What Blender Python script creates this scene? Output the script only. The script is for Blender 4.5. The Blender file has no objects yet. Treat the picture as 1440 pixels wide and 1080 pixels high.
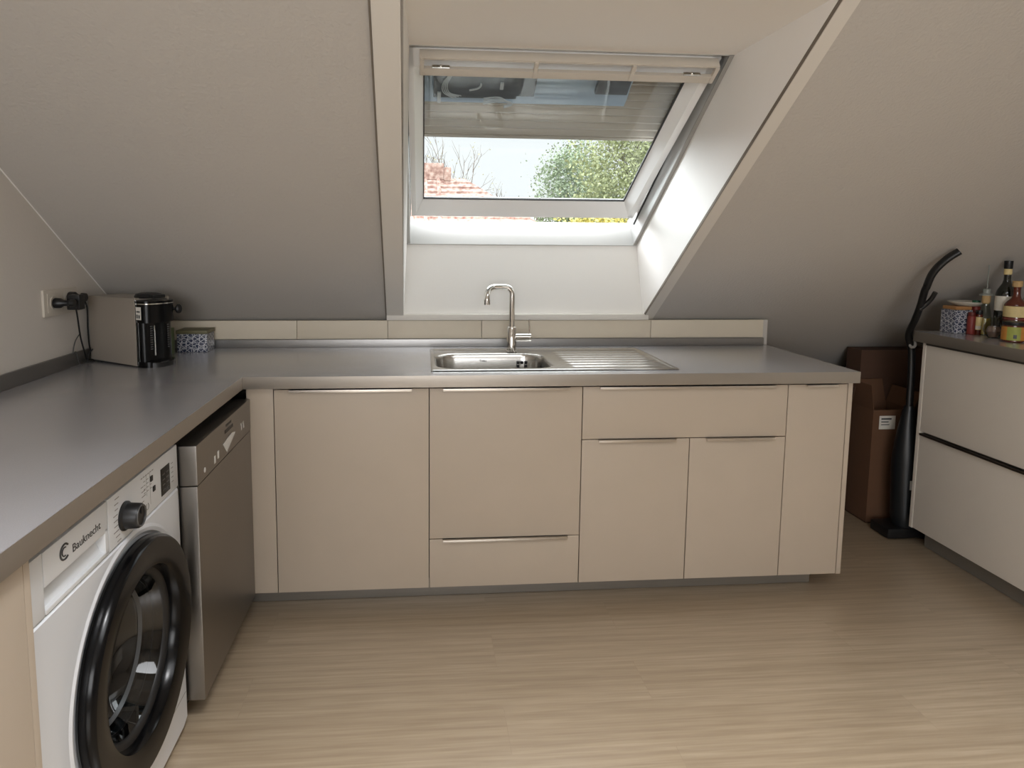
import bpy, bmesh, math, random
from mathutils import Vector, Matrix
random.seed(7)
S = bpy.context.scene
COL = S.collection
R = math.radians

# ------------------------------------------------------------------ camera
F_PX, YAW, PIT, ROL = 914.1, .0809, .1039, .0074
fw = Vector((math.sin(YAW)*math.cos(PIT), math.cos(YAW)*math.cos(PIT), -math.sin(PIT)))
rt = Vector((math.cos(YAW), -math.sin(YAW), 0)); up = rt.cross(fw)
r2 = rt*math.cos(ROL)+up*math.sin(ROL); u2 = -rt*math.sin(ROL)+up*math.cos(ROL)
cd = bpy.data.cameras.new('camera'); cam = bpy.data.objects.new('camera', cd); COL.objects.link(cam)
M = Matrix((r2, u2, -fw)).transposed().to_4x4(); M.translation = Vector((.5581, -2.4407, 1.4223))
cam.matrix_world = M
cd.sensor_width = 36; cd.lens = F_PX/1440*36
cd.shift_x = (720-668.34)/1440; cd.shift_y = (440.8-540)/1440
cd.clip_start = .02; cd.clip_end = 300
S.camera = cam

# ------------------------------------------------------------------ world: overcast sky, about three times brighter overhead
EXPOSURE = 0.0
W = bpy.data.worlds.new('sky'); S.world = W; W.use_nodes = True
nt = W.node_tree; nt.nodes.clear()
wo = nt.nodes.new('ShaderNodeOutputWorld'); bg = nt.nodes.new('ShaderNodeBackground')
tc = nt.nodes.new('ShaderNodeTexCoord'); sx = nt.nodes.new('ShaderNodeSeparateXYZ')
mr = nt.nodes.new('ShaderNodeMapRange'); mr.inputs['From Min'].default_value = .22; mr.inputs['From Max'].default_value = .75
mr.inputs['To Min'].default_value = 1.3; mr.inputs['To Max'].default_value = 6.5
nt.links.new(tc.outputs['Generated'], sx.inputs[0]); nt.links.new(sx.outputs['Z'], mr.inputs['Value'])
nt.links.new(mr.outputs[0], bg.inputs['Strength']); nt.links.new(bg.outputs[0], wo.inputs[0])
bg.inputs['Color'].default_value = (.97, .985, 1, 1)
S.view_settings.view_transform = 'Standard'; S.view_settings.look = 'None'
S.view_settings.gamma = 1; S.view_settings.use_curve_mapping = False
S.view_settings.exposure = EXPOSURE
try:
    S.cycles.use_denoising = True; S.cycles.max_bounces = 10; S.cycles.diffuse_bounces = 6
    S.cycles.transparent_max_bounces = 16; S.cycles.caustics_reflective = False; S.cycles.caustics_refractive = False
    S.cycles.sample_clamp_indirect = 6
except Exception: pass

def area(name, loc, target, sx_, sy_, power, color):
    l = bpy.data.lights.new(name, 'AREA'); l.shape = 'RECTANGLE'; l.size = sx_; l.size_y = sy_; l.energy = power; l.color = color
    o = bpy.data.objects.new(name, l); COL.objects.link(o); o.location = loc
    o.rotation_euler = (Vector(target)-Vector(loc)).to_track_quat('-Z', 'Y').to_euler(); return o
# area lamps added for daylight: two at unseen rear openings, one beside the skylight
area('unseen_back_window_lamp', (.4, -5.35, 1.45), (.7, 0, 1.2), 2.0, 1.3, 68, (.98, .985, 1))
area('unseen_rear_skylight_lamp', (1.2, -3.0, 5.0), (1.15, -1.6, 0), 1.3, 1.1, 300, (.98, .98, 1))
area('added_shaft_cheek_lamp', (-1.7, 3.0, 2.9), (1.65, .25, 1.75), 2.0, 1.6, 370, (.93, .96, 1))  # placed out of view to brighten the right cheek of the shaft

# ------------------------------------------------------------------ materials
def lin(c):
    f = lambda v: v/12.92 if v <= .04045 else ((v+.055)/1.055)**2.4
    if isinstance(c, str): c = [int(c[i:i+2], 16)/255 for i in (0, 2, 4)]
    return (f(c[0]), f(c[1]), f(c[2]), 1)
MATS = {}
def mat(name, color, rough=.5, metal=0, var=0, vscale=(8, 8, 8), bump=0, bscale=(300, 300, 300), coat=0, spec=.5, trans=0, aniso=0):
    m = bpy.data.materials.new(name); m.use_nodes = True; n = m.node_tree; b = n.nodes['Principled BSDF']
    b.inputs['Base Color'].default_value = lin(color); b.inputs['Roughness'].default_value = rough
    b.inputs['Metallic'].default_value = metal; b.inputs['Specular IOR Level'].default_value = spec
    b.inputs['Coat Weight'].default_value = coat; b.inputs['Transmission Weight'].default_value = trans
    t = n.nodes.new('ShaderNodeTexCoord')
    def noise(sc, detail=4):
        mp = n.nodes.new('ShaderNodeMapping'); mp.inputs['Scale'].default_value = sc
        nz = n.nodes.new('ShaderNodeTexNoise'); nz.inputs['Scale'].default_value = 1; nz.inputs['Detail'].default_value = detail
        n.links.new(t.outputs['Object'], mp.inputs[0]); n.links.new(mp.outputs[0], nz.inputs['Vector']); return nz.outputs['Fac']
    if var:
        nf = noise(vscale); mx = n.nodes.new('ShaderNodeMix'); mx.data_type = 'RGBA'
        c = lin(color); mx.inputs['A'].default_value = tuple(v*(1-var) for v in c[:3])+(1,)
        mx.inputs['B'].default_value = tuple(min(1, v*(1+var)) for v in c[:3])+(1,)
        n.links.new(nf, mx.inputs['Factor']); n.links.new(mx.outputs['Result'], b.inputs['Base Color'])
    if bump:
        nf = noise(bscale, 3); bp = n.nodes.new('ShaderNodeBump'); bp.inputs['Strength'].default_value = bump
        bp.inputs['Distance'].default_value = .002
        n.links.new(nf, bp.inputs['Height']); n.links.new(bp.outputs[0], b.inputs['Normal'])
    MATS[name] = m; return m
def thin_glass(name, tint, gloss=.06, rough=0.02):
    m = bpy.data.materials.new(name); m.use_nodes = True; n = m.node_tree; n.nodes.clear()
    o = n.nodes.new('ShaderNodeOutputMaterial'); t = n.nodes.new('ShaderNodeBsdfTransparent'); g = n.nodes.new('ShaderNodeBsdfGlossy')
    fr0 = n.nodes.new('ShaderNodeLayerWeight'); fr0.inputs['Blend'].default_value = .5; fr = n.nodes.new('ShaderNodeMath'); fr.operation = 'POWER'; fr.inputs[1].default_value = 5; n.links.new(fr0.outputs['Facing'], fr.inputs[0])
    ad = n.nodes.new('ShaderNodeMath'); ad.operation = 'ADD'; ad.inputs[1].default_value = gloss
    mx = n.nodes.new('ShaderNodeMixShader'); t.inputs['Color'].default_value = lin(tint); g.inputs['Roughness'].default_value = rough
    n.links.new(fr.outputs[0], ad.inputs[0]); n.links.new(ad.outputs[0], mx.inputs[0]); n.links.new(t.outputs[0], mx.inputs[1]); n.links.new(g.outputs[0], mx.inputs[2])
    n.links.new(mx.outputs[0], o.inputs[0]); MATS[name] = m; return m

plaster = mat('rough_plaster', 'bfbab3', .95, bump=1.0, bscale=(95, 95, 95), var=.03, vscale=(2, 2, 2), spec=.2)
plaster_l = mat('wall_paint', 'd8d2ca', .95, bump=.35, bscale=(110, 110, 110), spec=.2)
smooth_paint = mat('smooth_reveal_paint', 'f1eeea', .7, bump=.08, bscale=(80, 80, 80), spec=.3)
trim_paint = mat('trim_board_paint', 'd8d3ca', .55, bump=.1, bscale=(60, 60, 60))
batten_m = mat('cream_batten', 'd3c8b4', .5, var=.03, vscale=(20, 20, 20))
door_m = mat('beige_laminate', 'b3a696', .42, var=.035, vscale=(9, 9, 9), bump=.03, bscale=(200, 200, 200), spec=.4)
dark_gap = mat('carcass_board', 'b0a597', .7)
handle_m = mat('brushed_aluminium', 'c9c2b8', .32, 1, bump=.05, bscale=(4, 600, 600))
handle_d = mat('dark_aluminium', '6f6a64', .35, 1)
plinth_m = mat('steel_plinth', '87827b', .42, .4, var=.1, vscale=(6, 200, 200))
steel = mat('stainless_steel', 'bdb9b3', .25, 1, bump=.04, bscale=(500, 8, 500))
steel_v = mat('brushed_steel_front', '8f8a84', .36, 1, bump=.05, bscale=(200, 3, 200))
steel_s = mat('machine_steel', 'b3aa9e', .38, .45, bump=.05, bscale=(900, 900, 6))
chrome = mat('chrome', 'e2e0dc', .08, 1)
sink_m = mat('sink_steel', 'c8c6c2', .24, 1, bump=.03, bscale=(20, 900, 900))
white_pl = mat('white_enamel', 'd3d6da', .28, 0, coat=.3)
white_pl2 = mat('white_plastic', 'd0d2d4', .4)
pvc = mat('window_white_toned_down', 'bcbdbb', .4)  # frame white toned down to offset direct sky light
sash_white_lifted = mat('sash_white_lifted', 'f2f2f1', .25, coat=.3)  # same white lifted to offset the shaded inner side of the sash
black_gl = mat('black_gloss', '060607', .2, 0, spec=.22)
black_m = mat('black_plastic', '121213', .42)
grey_pl = mat('grey_plastic', '4a4947', .45)
ink = mat('dark_ink', '3a3a3a', .6)
ink_l = mat('grey_ink', '8b8985', .6)
white_ink = mat('white_ink', 'd8d8d6', .5)
rubber = mat('grey_rubber', '2f2f30', .6)
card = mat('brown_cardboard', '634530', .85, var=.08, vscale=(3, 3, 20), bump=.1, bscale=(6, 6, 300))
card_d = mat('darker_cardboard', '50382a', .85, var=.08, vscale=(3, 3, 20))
paper = mat('paper_label', 'd8d4cb', .7)
socket_m = mat('socket_white', 'd0c8bb', .35)
cork = mat('cork', 'b99a6c', .8, var=.2, vscale=(300, 300, 300))
wood_lid = mat('wooden_lid', 'a5784a', .6, var=.15, vscale=(20, 200, 20))
label_cream = mat('cream_label', 'd9c48d', .6, var=.12, vscale=(90, 90, 90))
label_white = mat('white_label', 'd9d4c8', .6, var=.1, vscale=(120, 120, 120))
label_green = mat('green_label', '9aa04c', .6, var=.15, vscale=(60, 60, 60))
label_orange = mat('orange_label', 'c4853c', .6, var=.2, vscale=(60, 60, 60))
red_m = mat('red_wrapper', '7c2c25', .5, var=.3, vscale=(90, 90, 90))
green_cap = mat('green_cap', '1f5b43', .45)
amber = mat('amber_bottle', '5a2414', .1, 0, coat=.6)
wine_gl = mat('dark_green_bottle', '10140e', .08, 0, coat=.6)
oil_m = mat('yellow_oil', 'a98424', .12, 0, coat=.5)
clear_gl = thin_glass('clear_glass', 'e6ece6', .05)
win_glass = thin_glass('window_glass', 'f2f5f5', .04)
washer_glass = thin_glass('smoked_glass', '5c6468', .08)
drum_m = mat('drum_steel', '77797c', .3, 1)
ceramic = mat('glazed_ceramic', 'cfcabd', .25)
slat_brown = mat('grey_brown_slat', 'd6cabd', .45, var=.08, vscale=(2, 2, 60))
sky_reflect_blue = mat('sheet_sky_reflection', 'c6d8fa', .3, 0, var=.25, vscale=(3, 30, 30))  # sky reflection in the upper glass put into the sheet's blue
dark_sheet = mat('dark_patch_plate', '6d7078', .5, var=.35, vscale=(12, 40, 40))
film_m = mat('peeling_film', 'e4e8ee', .3)
bark = mat('bark', '75685c', .9, var=.2, vscale=(4, 4, 1))
leaf_g = mat('green_leaves', 'a3a97f', .8, var=.35, vscale=(1.7, 1.7, 1.7))
leaf_y = mat('yellow_green_leaves', 'b9b066', .8, var=.35, vscale=(2, 2, 2))
leaf_d = mat('dull_green_leaves', '93a286', .8, var=.3, vscale=(1.5, 1.5, 1.5))
brick_wall = mat('brick_house_wall', 'a88a7a', .9, var=.1)

def noded(name, build, rough=.5, metal=0):
    m = bpy.data.materials.new(name); m.use_nodes = True; n = m.node_tree; b = n.nodes['Principled BSDF']
    b.inputs['Roughness'].default_value = rough; b.inputs['Metallic'].default_value = metal
    build(n, b); MATS[name] = m; return m
def ramp(n, fac, stops):
    r = n.nodes.new('ShaderNodeValToRGB'); e = r.color_ramp.elements
    while len(e) < len(stops): e.new(.5)
    for k, (p, c) in enumerate(stops): e[k].position = p; e[k].color = lin(c)
    n.links.new(fac, r.inputs[0]); return r.outputs[0]
def mapping(n, scale, loc=(0, 0, 0), rot=(0, 0, 0)):
    t = n.nodes.new('ShaderNodeTexCoord'); mp = n.nodes.new('ShaderNodeMapping')
    mp.inputs['Scale'].default_value = scale; mp.inputs['Location'].default_value = loc; mp.inputs['Rotation'].default_value = rot
    n.links.new(t.outputs['Object'], mp.inputs[0]); return mp.outputs[0]
def mixc(n, fac, a, b, mode='MIX'):
    x = n.nodes.new('ShaderNodeMix'); x.data_type = 'RGBA'; x.blend_type = mode
    for v, k in ((fac, 'Factor'), (a, 'A'), (b, 'B')):
        if isinstance(v, (int, float, tuple)): x.inputs[k].default_value = v
        else: n.links.new(v, x.inputs[k])
    return x.outputs['Result']
def wood_floor(n, b):
    br = n.nodes.new('ShaderNodeTexBrick'); br.offset = .37
    br.inputs['Scale'].default_value = 1; br.inputs['Brick Width'].default_value = 1.28; br.inputs['Row Height'].default_value = .192
    br.inputs['Mortar Size'].default_value = .0012; br.inputs['Mortar Smooth'].default_value = .2; br.inputs['Bias'].default_value = 0
    br.inputs['Color1'].default_value = (0, 0, 0, 1); br.inputs['Color2'].default_value = (1, 1, 1, 1); br.inputs['Mortar'].default_value = (.5, .5, .5, 1)
    n.links.new(mapping(n, (1, 1, 1)), br.inputs['Vector'])
    # each plank shifts the grain
    mp = mapping(n, (.75, 10, 1)); ad = n.nodes.new('ShaderNodeVectorMath'); ad.operation = 'MULTIPLY_ADD'
    n.links.new(br.outputs['Color'], ad.inputs[0]); ad.inputs[1].default_value = (13, 7, 5); n.links.new(mp, ad.inputs[2])
    nz = n.nodes.new('ShaderNodeTexNoise'); nz.inputs['Scale'].default_value = 1.0; nz.inputs['Detail'].default_value = 6; nz.inputs['Distortion'].default_value = 1.4
    n.links.new(ad.outputs[0], nz.inputs['Vector'])
    wv = n.nodes.new('ShaderNodeTexWave'); wv.bands_direction = 'Y'; wv.inputs['Scale'].default_value = .8; wv.inputs['Distortion'].default_value = 6; wv.inputs['Detail'].default_value = 2
    wv.inputs['Detail Scale'].default_value = .8; n.links.new(ad.outputs[0], wv.inputs['Vector'])
    fz = n.nodes.new('ShaderNodeTexNoise'); fz.inputs['Scale'].default_value = 1; fz.inputs['Detail'].default_value = 4
    n.links.new(mapping(n, (5, 120, 1)), fz.inputs['Vector'])
    c1 = ramp(n, nz.outputs['Fac'], [(.3, '8f7d66'), (.5, 'a4937b'), (.72, 'b2a28b')])
    c2 = ramp(n, wv.outputs['Fac'], [(0, 'a08e77'), (.2, 'ad9b83'), (.7, 'b3a28a'), (1, 'b8a790')])
    c = mixc(n, .5, c1, c2)
    c3 = ramp(n, fz.outputs['Fac'], [(.3, 'd9d3ca'), (.7, 'ffffff')])
    c = mixc(n, .8, c, c3, 'MULTIPLY')
    pl = n.nodes.new('ShaderNodeMapRange'); n.links.new(br.outputs['Color'], pl.inputs['Value']); pl.inputs['To Min'].default_value = .975; pl.inputs['To Max'].default_value = 1.015
    cm = n.nodes.new('ShaderNodeCombineColor')
    for k in range(3): n.links.new(pl.outputs[0], cm.inputs[k])
    c = mixc(n, 1.0, c, cm.outputs[0], 'MULTIPLY')
    sm_ = n.nodes.new('ShaderNodeMath'); sm_.operation = 'MULTIPLY'; sm_.inputs[1].default_value = .35; n.links.new(br.outputs['Fac'], sm_.inputs[0])
    c = mixc(n, sm_.outputs[0], c, lin('8d7a64'))
    c = mixc(n, .12, c, lin('a69680'))
    n.links.new(c, b.inputs['Base Color']); b.inputs['Coat Weight'].default_value = 1; b.inputs['Coat Roughness'].default_value = .3; b.inputs['Coat IOR'].default_value = 1.6
    bp = n.nodes.new('ShaderNodeBump'); bp.inputs['Strength'].default_value = .12; bp.inputs['Distance'].default_value = .001
    n.links.new(fz.outputs['Fac'], bp.inputs['Height']); n.links.new(bp.outputs[0], b.inputs['Normal'])
floor_m = noded('oak_laminate_floor', wood_floor, .33)
def counter(n, b):
    nz = n.nodes.new('ShaderNodeTexNoise'); nz.inputs['Scale'].default_value = 1; nz.inputs['Detail'].default_value = 5
    n.links.new(mapping(n, (500, 500, 500)), nz.inputs['Vector'])
    n2 = n.nodes.new('ShaderNodeTexNoise'); n2.inputs['Scale'].default_value = 1; n.links.new(mapping(n, (3, 3, 3)), n2.inputs['Vector'])
    c = ramp(n, nz.outputs['Fac'], [(.3, 'a9a9ae'), (.7, 'b6b6bb')]); c = mixc(n, .4, c, ramp(n, n2.outputs['Fac'], [(.3, 'acacb1'), (.7, 'b4b4b9')]))
    n.links.new(c, b.inputs['Base Color'])
    bp = n.nodes.new('ShaderNodeBump'); bp.inputs['Strength'].default_value = .06; bp.inputs['Distance'].default_value = .001
    n.links.new(nz.outputs['Fac'], bp.inputs['Height']); n.links.new(bp.outputs[0], b.inputs['Normal'])
    b.inputs['Metallic'].default_value = .15; b.inputs['Coat Weight'].default_value = 1; b.inputs['Coat Roughness'].default_value = .27; b.inputs['Coat IOR'].default_value = 2.1
counter_m = noded('grey_worktop', counter, .27)
edge_m = mat('brushed_worktop_edge', 'a09990', .38, .75, bump=.05, bscale=(5, 5, 700))
def tin_pat(n, b):
    v = n.nodes.new('ShaderNodeTexVoronoi'); v.feature = 'DISTANCE_TO_EDGE'; v.inputs['Scale'].default_value = 1; v.inputs['Randomness'].default_value = .3
    n.links.new(mapping(n, (62, 62, 62), rot=(.6, .5, .78)), v.inputs['Vector'])
    w = n.nodes.new('ShaderNodeTexWave'); w.wave_type = 'RINGS'; w.inputs['Scale'].default_value = 1; w.inputs['Distortion'].default_value = 6
    n.links.new(mapping(n, (42, 42, 42)), w.inputs['Vector'])
    a = ramp(n, v.outputs['Distance'], [(.035, 'cfd0d4'), (.08, '232c48')]); c = ramp(n, w.outputs['Fac'], [(.62, '232c48'), (.78, 'c4c6cc')])
    n.links.new(mixc(n, .5, a, c, 'LIGHTEN'), b.inputs['Base Color'])
tin_m = noded('blue_white_ornament', tin_pat, .35)
def roof_tiles(n, b):
    nz = n.nodes.new('ShaderNodeTexNoise'); nz.inputs['Scale'].default_value = 3.5; nz.inputs['Detail'].default_value = 5
    n.links.new(mapping(n, (2.5, 2.5, 2.5)), nz.inputs['Vector'])
    n.links.new(ramp(n, nz.outputs['Fac'], [(.35, '8f6a60'), (.5, 'b39488'), (.65, 'd0b8ad')]), b.inputs['Base Color'])
tile_m = noded('clay_roof_tiles', roof_tiles, .8)

# ------------------------------------------------------------------ mesh helpers
class MB:
    def __init__(s): s.bm = bmesh.new(); s.mats = []
    def mi(s, m):
        if m is None: return 0
        if m not in s.mats: s.mats.append(m)
        return s.mats.index(m)
    def _tag(s, faces, m, smooth):
        k = s.mi(m)
        for f in faces: f.material_index = k; f.smooth = smooth
    def box(s, x0, x1, y0, y1, z0, z1, bev=0, m=None, seg=2):
        nf = set(s.bm.faces)
        g = bmesh.ops.create_cube(s.bm, size=1)
        for v in g['verts']:
            v.co = Vector(((x0+x1)/2+v.co.x*(x1-x0), (y0+y1)/2+v.co.y*(y1-y0), (z0+z1)/2+v.co.z*(z1-z0)))
        if bev > 0:
            es = list({e for v in g['verts'] for e in v.link_edges})
            bmesh.ops.bevel(s.bm, geom=es, offset=bev, segments=seg, affect='EDGES', profile=.7)
        s._tag([f for f in s.bm.faces if f not in nf], m, bev > 0); return s
    def hexa(s, p, m=None):
        """8 corners: bottom 4 then top 4"""
        v = [s.bm.verts.new(q) for q in p]
        fs = [s.bm.faces.new([v[i] for i in f]) for f in ((3, 2, 1, 0), (4, 5, 6, 7), (0, 1, 5, 4), (1, 2, 6, 5), (2, 3, 7, 6), (3, 0, 4, 7))]
        s._tag(fs, m, False); return s
    def slab(s, quad, off, m=None):
        """a quad thickened by the vector off"""
        o = Vector(off); q = [Vector(a) for a in quad]; return s.hexa(q+[a+o for a in q], m)
    def prism(s, pts, off, m=None, smooth=False):
        o = Vector(off); a = [s.bm.verts.new(p) for p in pts]; b = [s.bm.verts.new(Vector(p)+o) for p in pts]; n = len(pts)
        fs = [s.bm.faces.new(a[::-1]), s.bm.faces.new(b)]
        sd = [s.bm.faces.new([a[i], a[(i+1) % n], b[(i+1) % n], b[i]]) for i in range(n)]
        s._tag(fs, m, False); s._tag(sd, m, smooth); return s
    def rings(s, loops, m=None, smooth=True, closed=True, cap=(False, False)):
        L = [[s.bm.verts.new(p) for p in lp] for lp in loops]; fs = []
        for a, b in zip(L, L[1:]):
            n = len(a)
            for i in range(n if closed else n-1):
                j = (i+1) % n; fs.append(s.bm.faces.new([a[i], a[j], b[j], b[i]]))
        if cap[0]: fs.append(s.bm.faces.new(L[0][::-1]))
        if cap[1]: fs.append(s.bm.faces.new(L[-1]))
        s._tag(fs, m, smooth); return s
    def lathe(s, prof, c=(0, 0, 0), axis='Z', n=32, m=None, smooth=True, sy=1):
        """prof: (radius, height along the axis)"""
        loops = []
        for r, h in prof:
            r = max(r, 1e-4); lp = []
            for i in range(n):
                a = 2*math.pi*i/n; x, y = r*math.cos(a), r*math.sin(a)*sy
                lp.append(Vector(c)+(Vector((x, y, h)) if axis == 'Z' else Vector((h, x, y)) if axis == 'X' else Vector((x, h, y))))
            loops.append(lp)
        return s.rings(loops, m, smooth, cap=(prof[0][0] > 1e-3 and False, False))
    def cyl(s, c, r, h, axis='Z', n=24, m=None, bev=.0):
        b = min(bev, r*.5, h*.4) if bev else 0
        pr = [(0, 0), (r-b, 0), (r, b), (r, h-b), (r-b, h), (0, h)] if b else [(0, 0), (r, 0), (r, 0), (r, h), (r, h), (0, h)]
        return s.lathe(pr, c, axis, n, m, True)
    def tube(s, pts, r, n=10, m=None, rs=None, flat=1, updir=None):
        P = [Vector(p) for p in pts]; loops = []; prev = None
        for i, p in enumerate(P):
            t = (P[min(i+1, len(P)-1)]-P[max(i-1, 0)]).normalized()
            if prev is None:
                a = Vector(updir) if updir else (Vector((0, 0, 1)) if abs(t.z) < .9 else Vector((1, 0, 0)))
                nn = (a-t*a.dot(t)).normalized()
            else: nn = (prev-t*prev.dot(t)).normalized()
            prev = nn; bb = t.cross(nn); rr = rs[i] if rs else r
            loops.append([p+nn*math.cos(2*math.pi*k/n)*rr+bb*math.sin(2*math.pi*k/n)*rr*flat for k in range(n)])
        return s.rings(loops, m, True, cap=(True, True))
    def sphere(s, c, r, m=None, sc=(1, 1, 1), seg=16):
        nf = set(s.bm.faces)
        g = bmesh.ops.create_uvsphere(s.bm, u_segments=seg, v_segments=seg//2, radius=r)
        for v in g['verts']: v.co = Vector(c)+Vector((v.co.x*sc[0], v.co.y*sc[1], v.co.z*sc[2]))
        s._tag([f for f in s.bm.faces if f not in nf], m, True); return s
def smooth_path(pts, n=6):
    P = [Vector(p) for p in pts]; P = [P[0]]+P+[P[-1]]; out = []
    for i in range(1, len(P)-2):
        for k in range(n):
            t = k/n; a, b, c, d = P[i-1:i+3]
            out.append(.5*((2*b)+(-a+c)*t+(2*a-5*b+4*c-d)*t*t+(-a+3*b-3*c+d)*t**3))
    out.append(P[-2]); return out

WM = {}    # world matrices kept by hand
def link(name, mb, m, parent=None, sharp=35, local=False):
    me = bpy.data.meshes.new(name)
    if parent is not None and not local: mb.bm.transform(WM[parent.name].inverted())
    bmesh.ops.recalc_face_normals(mb.bm, faces=mb.bm.faces[:])
    mb.bm.to_mesh(me); mb.bm.free()
    if mb.mats and any(mb.mats): 
        for k in mb.mats: me.materials.append(k)
    else: me.materials.append(m)
    try: me.set_sharp_from_angle(angle=R(sharp))
    except Exception: pass
    o = bpy.data.objects.new(name, me); COL.objects.link(o)
    if parent is not None:
        o.parent = parent; WM[o.name] = WM[parent.name]
    else: WM[o.name] = Matrix()
    return o
def single(name, mb, m, label, cat, group=None, origin=None, kind=None):
    """a thing that is one mesh, origin moved to its base"""
    vs = [v.co for v in mb.bm.verts]
    c = Vector(origin) if origin else Vector((sum(v.x for v in vs)/len(vs), sum(v.y for v in vs)/len(vs), min(v.z for v in vs)))
    mb.bm.transform(Matrix.Translation(-c)); o = link(name, mb, m); o.location = c; WM[o.name] = Matrix.Translation(c)
    o['label'] = label; o['category'] = cat
    if group: o['group'] = group
    if kind: o['kind'] = kind
    return o
def thing(name, label, cat, loc, group=None, matrix=None):
    o = bpy.data.objects.new(name, None); COL.objects.link(o); o.empty_display_size = .05
    mt = matrix if matrix is not None else Matrix.Translation(Vector(loc)); o.matrix_world = mt; WM[o.name] = mt.copy()
    o['label'] = label; o['category'] = cat
    if group: o['group'] = group
    return o
def struct(name, mb, m, label, cat=None, parent=None):
    o = link(name, mb, m, parent)
    if parent is None: o['kind'] = 'structure'; o['label'] = label; o['category'] = cat
    return o
def text_part(name, body, size, mtx, m, parent, depth=.0004, shear=0, xs=1):
    cu = bpy.data.curves.new(name, 'FONT'); cu.body = body; cu.size = size; cu.extrude = depth; cu.shear = shear
    cu.align_x = 'CENTER'; cu.align_y = 'CENTER'
    t = bpy.data.objects.new(name+'_tmp', cu); COL.objects.link(t)
    dg = bpy.context.evaluated_depsgraph_get(); me = bpy.data.meshes.new_from_object(t.evaluated_get(dg))
    bpy.data.objects.remove(t); bpy.data.curves.remove(cu)
    me.transform(Matrix.Diagonal((xs, 1, 1, 1))); me.transform(mtx)
    mb = MB(); mb.bm.from_mesh(me); bpy.data.meshes.remove(me)
    return link(name, mb, m, parent)

# ------------------------------------------------------------------ the room
SL = .69
def roof(y): return 1.083+SL*(.70-y)
XW, XR_, YB = -.832, 3.64, -5.2
KN = .70+1.083/SL           # where the slope meets the floor
ZC = 2.52; YC = .70-(ZC-1.083)/SL
struct('floor', MB().box(XW-.1, XR_+.1, YB-.1, KN+.1, -.06, 0), floor_m, 'light oak laminate floor of the attic kitchen', 'floor')
nrm = Vector((0, SL, 1)).normalized()
def rp(x, y): return (x, y, roof(y))
OL0, OL1, OR = .465, .511, 1.65      # opening edges: left bottom, left top, right
YT = .70-(2.085-1.083)/SL
b = MB(); off = nrm*.06
b.slab([rp(XW-.06, KN+.05), rp(OL0, KN+.05), rp(OL0, .70), rp(XW-.06, .70)], off)
b.slab([rp(OL0, KN+.05), rp(OR, KN+.05), rp(OR, .70), rp(OL0, .70)], off)
b.slab([rp(OR, KN+.05), rp(XR_+.06, KN+.05), rp(XR_+.06, .70), rp(OR, .70)], off)
b.slab([rp(XW-.06, .70), rp(OL0, .70), rp(OL1, YT), rp(XW-.06, YT)], off)
b.slab([rp(OR, .70), rp(XR_+.06, .70), rp(XR_+.06, YT), rp(OR, YT)], off)
b.slab([rp(XW-.06, YT), rp(XR_+.06, YT), rp(XR_+.06, YC-.05), rp(XW-.06, YC-.05)], off)
bmesh.ops.remove_doubles(b.bm, verts=b.bm.verts[:], dist=1e-4)
o = struct('ceiling', b, plaster, 'sloping roughcast ceiling around the dormer opening', 'ceiling')
# flat ceiling with unseen opening for the rear lamp, beyond it the other slope
b = MB(); y1 = YC+.02
b.box(XW-.06, XR_+.06, -1.85, y1, ZC, ZC+.06).box(XW-.06, XR_+.06, YB-.06, -2.95, ZC, ZC+.06)
b.box(XW-.06, .35, -2.95, -1.85, ZC, ZC+.06).box(2.05, XR_+.06, -2.95, -1.85, ZC, ZC+.06)
struct('ceiling.001', b, plaster, 'flat ceiling behind the viewer', 'ceiling')
struct('wall_left', MB().prism([(XW, YB, 0), (XW, KN, 0), (XW, KN, roof(KN)+.02), (XW, YC, ZC+.02), (XW, YB, ZC+.02)], (-.1, 0, 0)), plaster_l, 'warm grey left wall under the slope', 'wall')
struct('wall_right', MB().prism([(XR_, YB, 0), (XR_, KN, 0), (XR_, KN, roof(KN)+.02), (XR_, YC, ZC+.02), (XR_, YB, ZC+.02)], (.1, 0, 0)), plaster, 'right wall under the slope', 'wall')
b = MB(); b.box(XW-.1, -.7, YB-.1, YB, 0, ZC+.05).box(1.5, XR_+.1, YB-.1, YB, 0, ZC+.05).box(-.7, 1.5, YB-.1, YB, 0, .75).box(-.7, 1.5, YB-.1, YB, 2.2, ZC+.05)
struct('wall_back', b, plaster_l, 'rear wall with an unseen window opening added for light', 'wall')

# shaft of the skylight
Lb, Lt = Vector((OL0, .70, 1.083)), Vector((OL1, YT, 2.085)); Rb, Rt = Vector((OR, .70, 1.083)), Vector((OR, YT, 2.085))
Lp, Rp = Vector((.480, .785, 1.43)), Vector((1.634, .785, 1.43)); Lj, Rj = Vector((.514, -.19, 2.085)), Vector((1.634, -.19, 2.085))
b = MB(); b.slab([Lb, Rb, Rp, Lp], (0, .05, -.0)); b.slab([Lb, Rb, (OR, .75, 1.05), (OL0, .75, 1.05)], (0, .0, -.03))
struct('wall_front', b, mat('reveal_paint_toned_down', 'd9d6d1', .7, bump=.08, bscale=(80, 80, 80), spec=.3), 'pale upright panel below the skylight, behind the tap', 'wall')  # cheek paint toned down here to offset brighter light on the panel
def ext(a, c, k): return Vector(a)+(Vector(a)-Vector(c)).normalized()*k
struct('wall_skylight_left', MB().slab([Lb, Lp, Lj, Lt], (-.05, 0, 0)), smooth_paint, 'left cheek of the skylight shaft', 'wall')
struct('wall_skylight_right', MB().slab([Rb, Rp, Rj, Rt], (.05, 0, 0)), smooth_paint, 'pale right cheek of the skylight shaft', 'wall')
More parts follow.
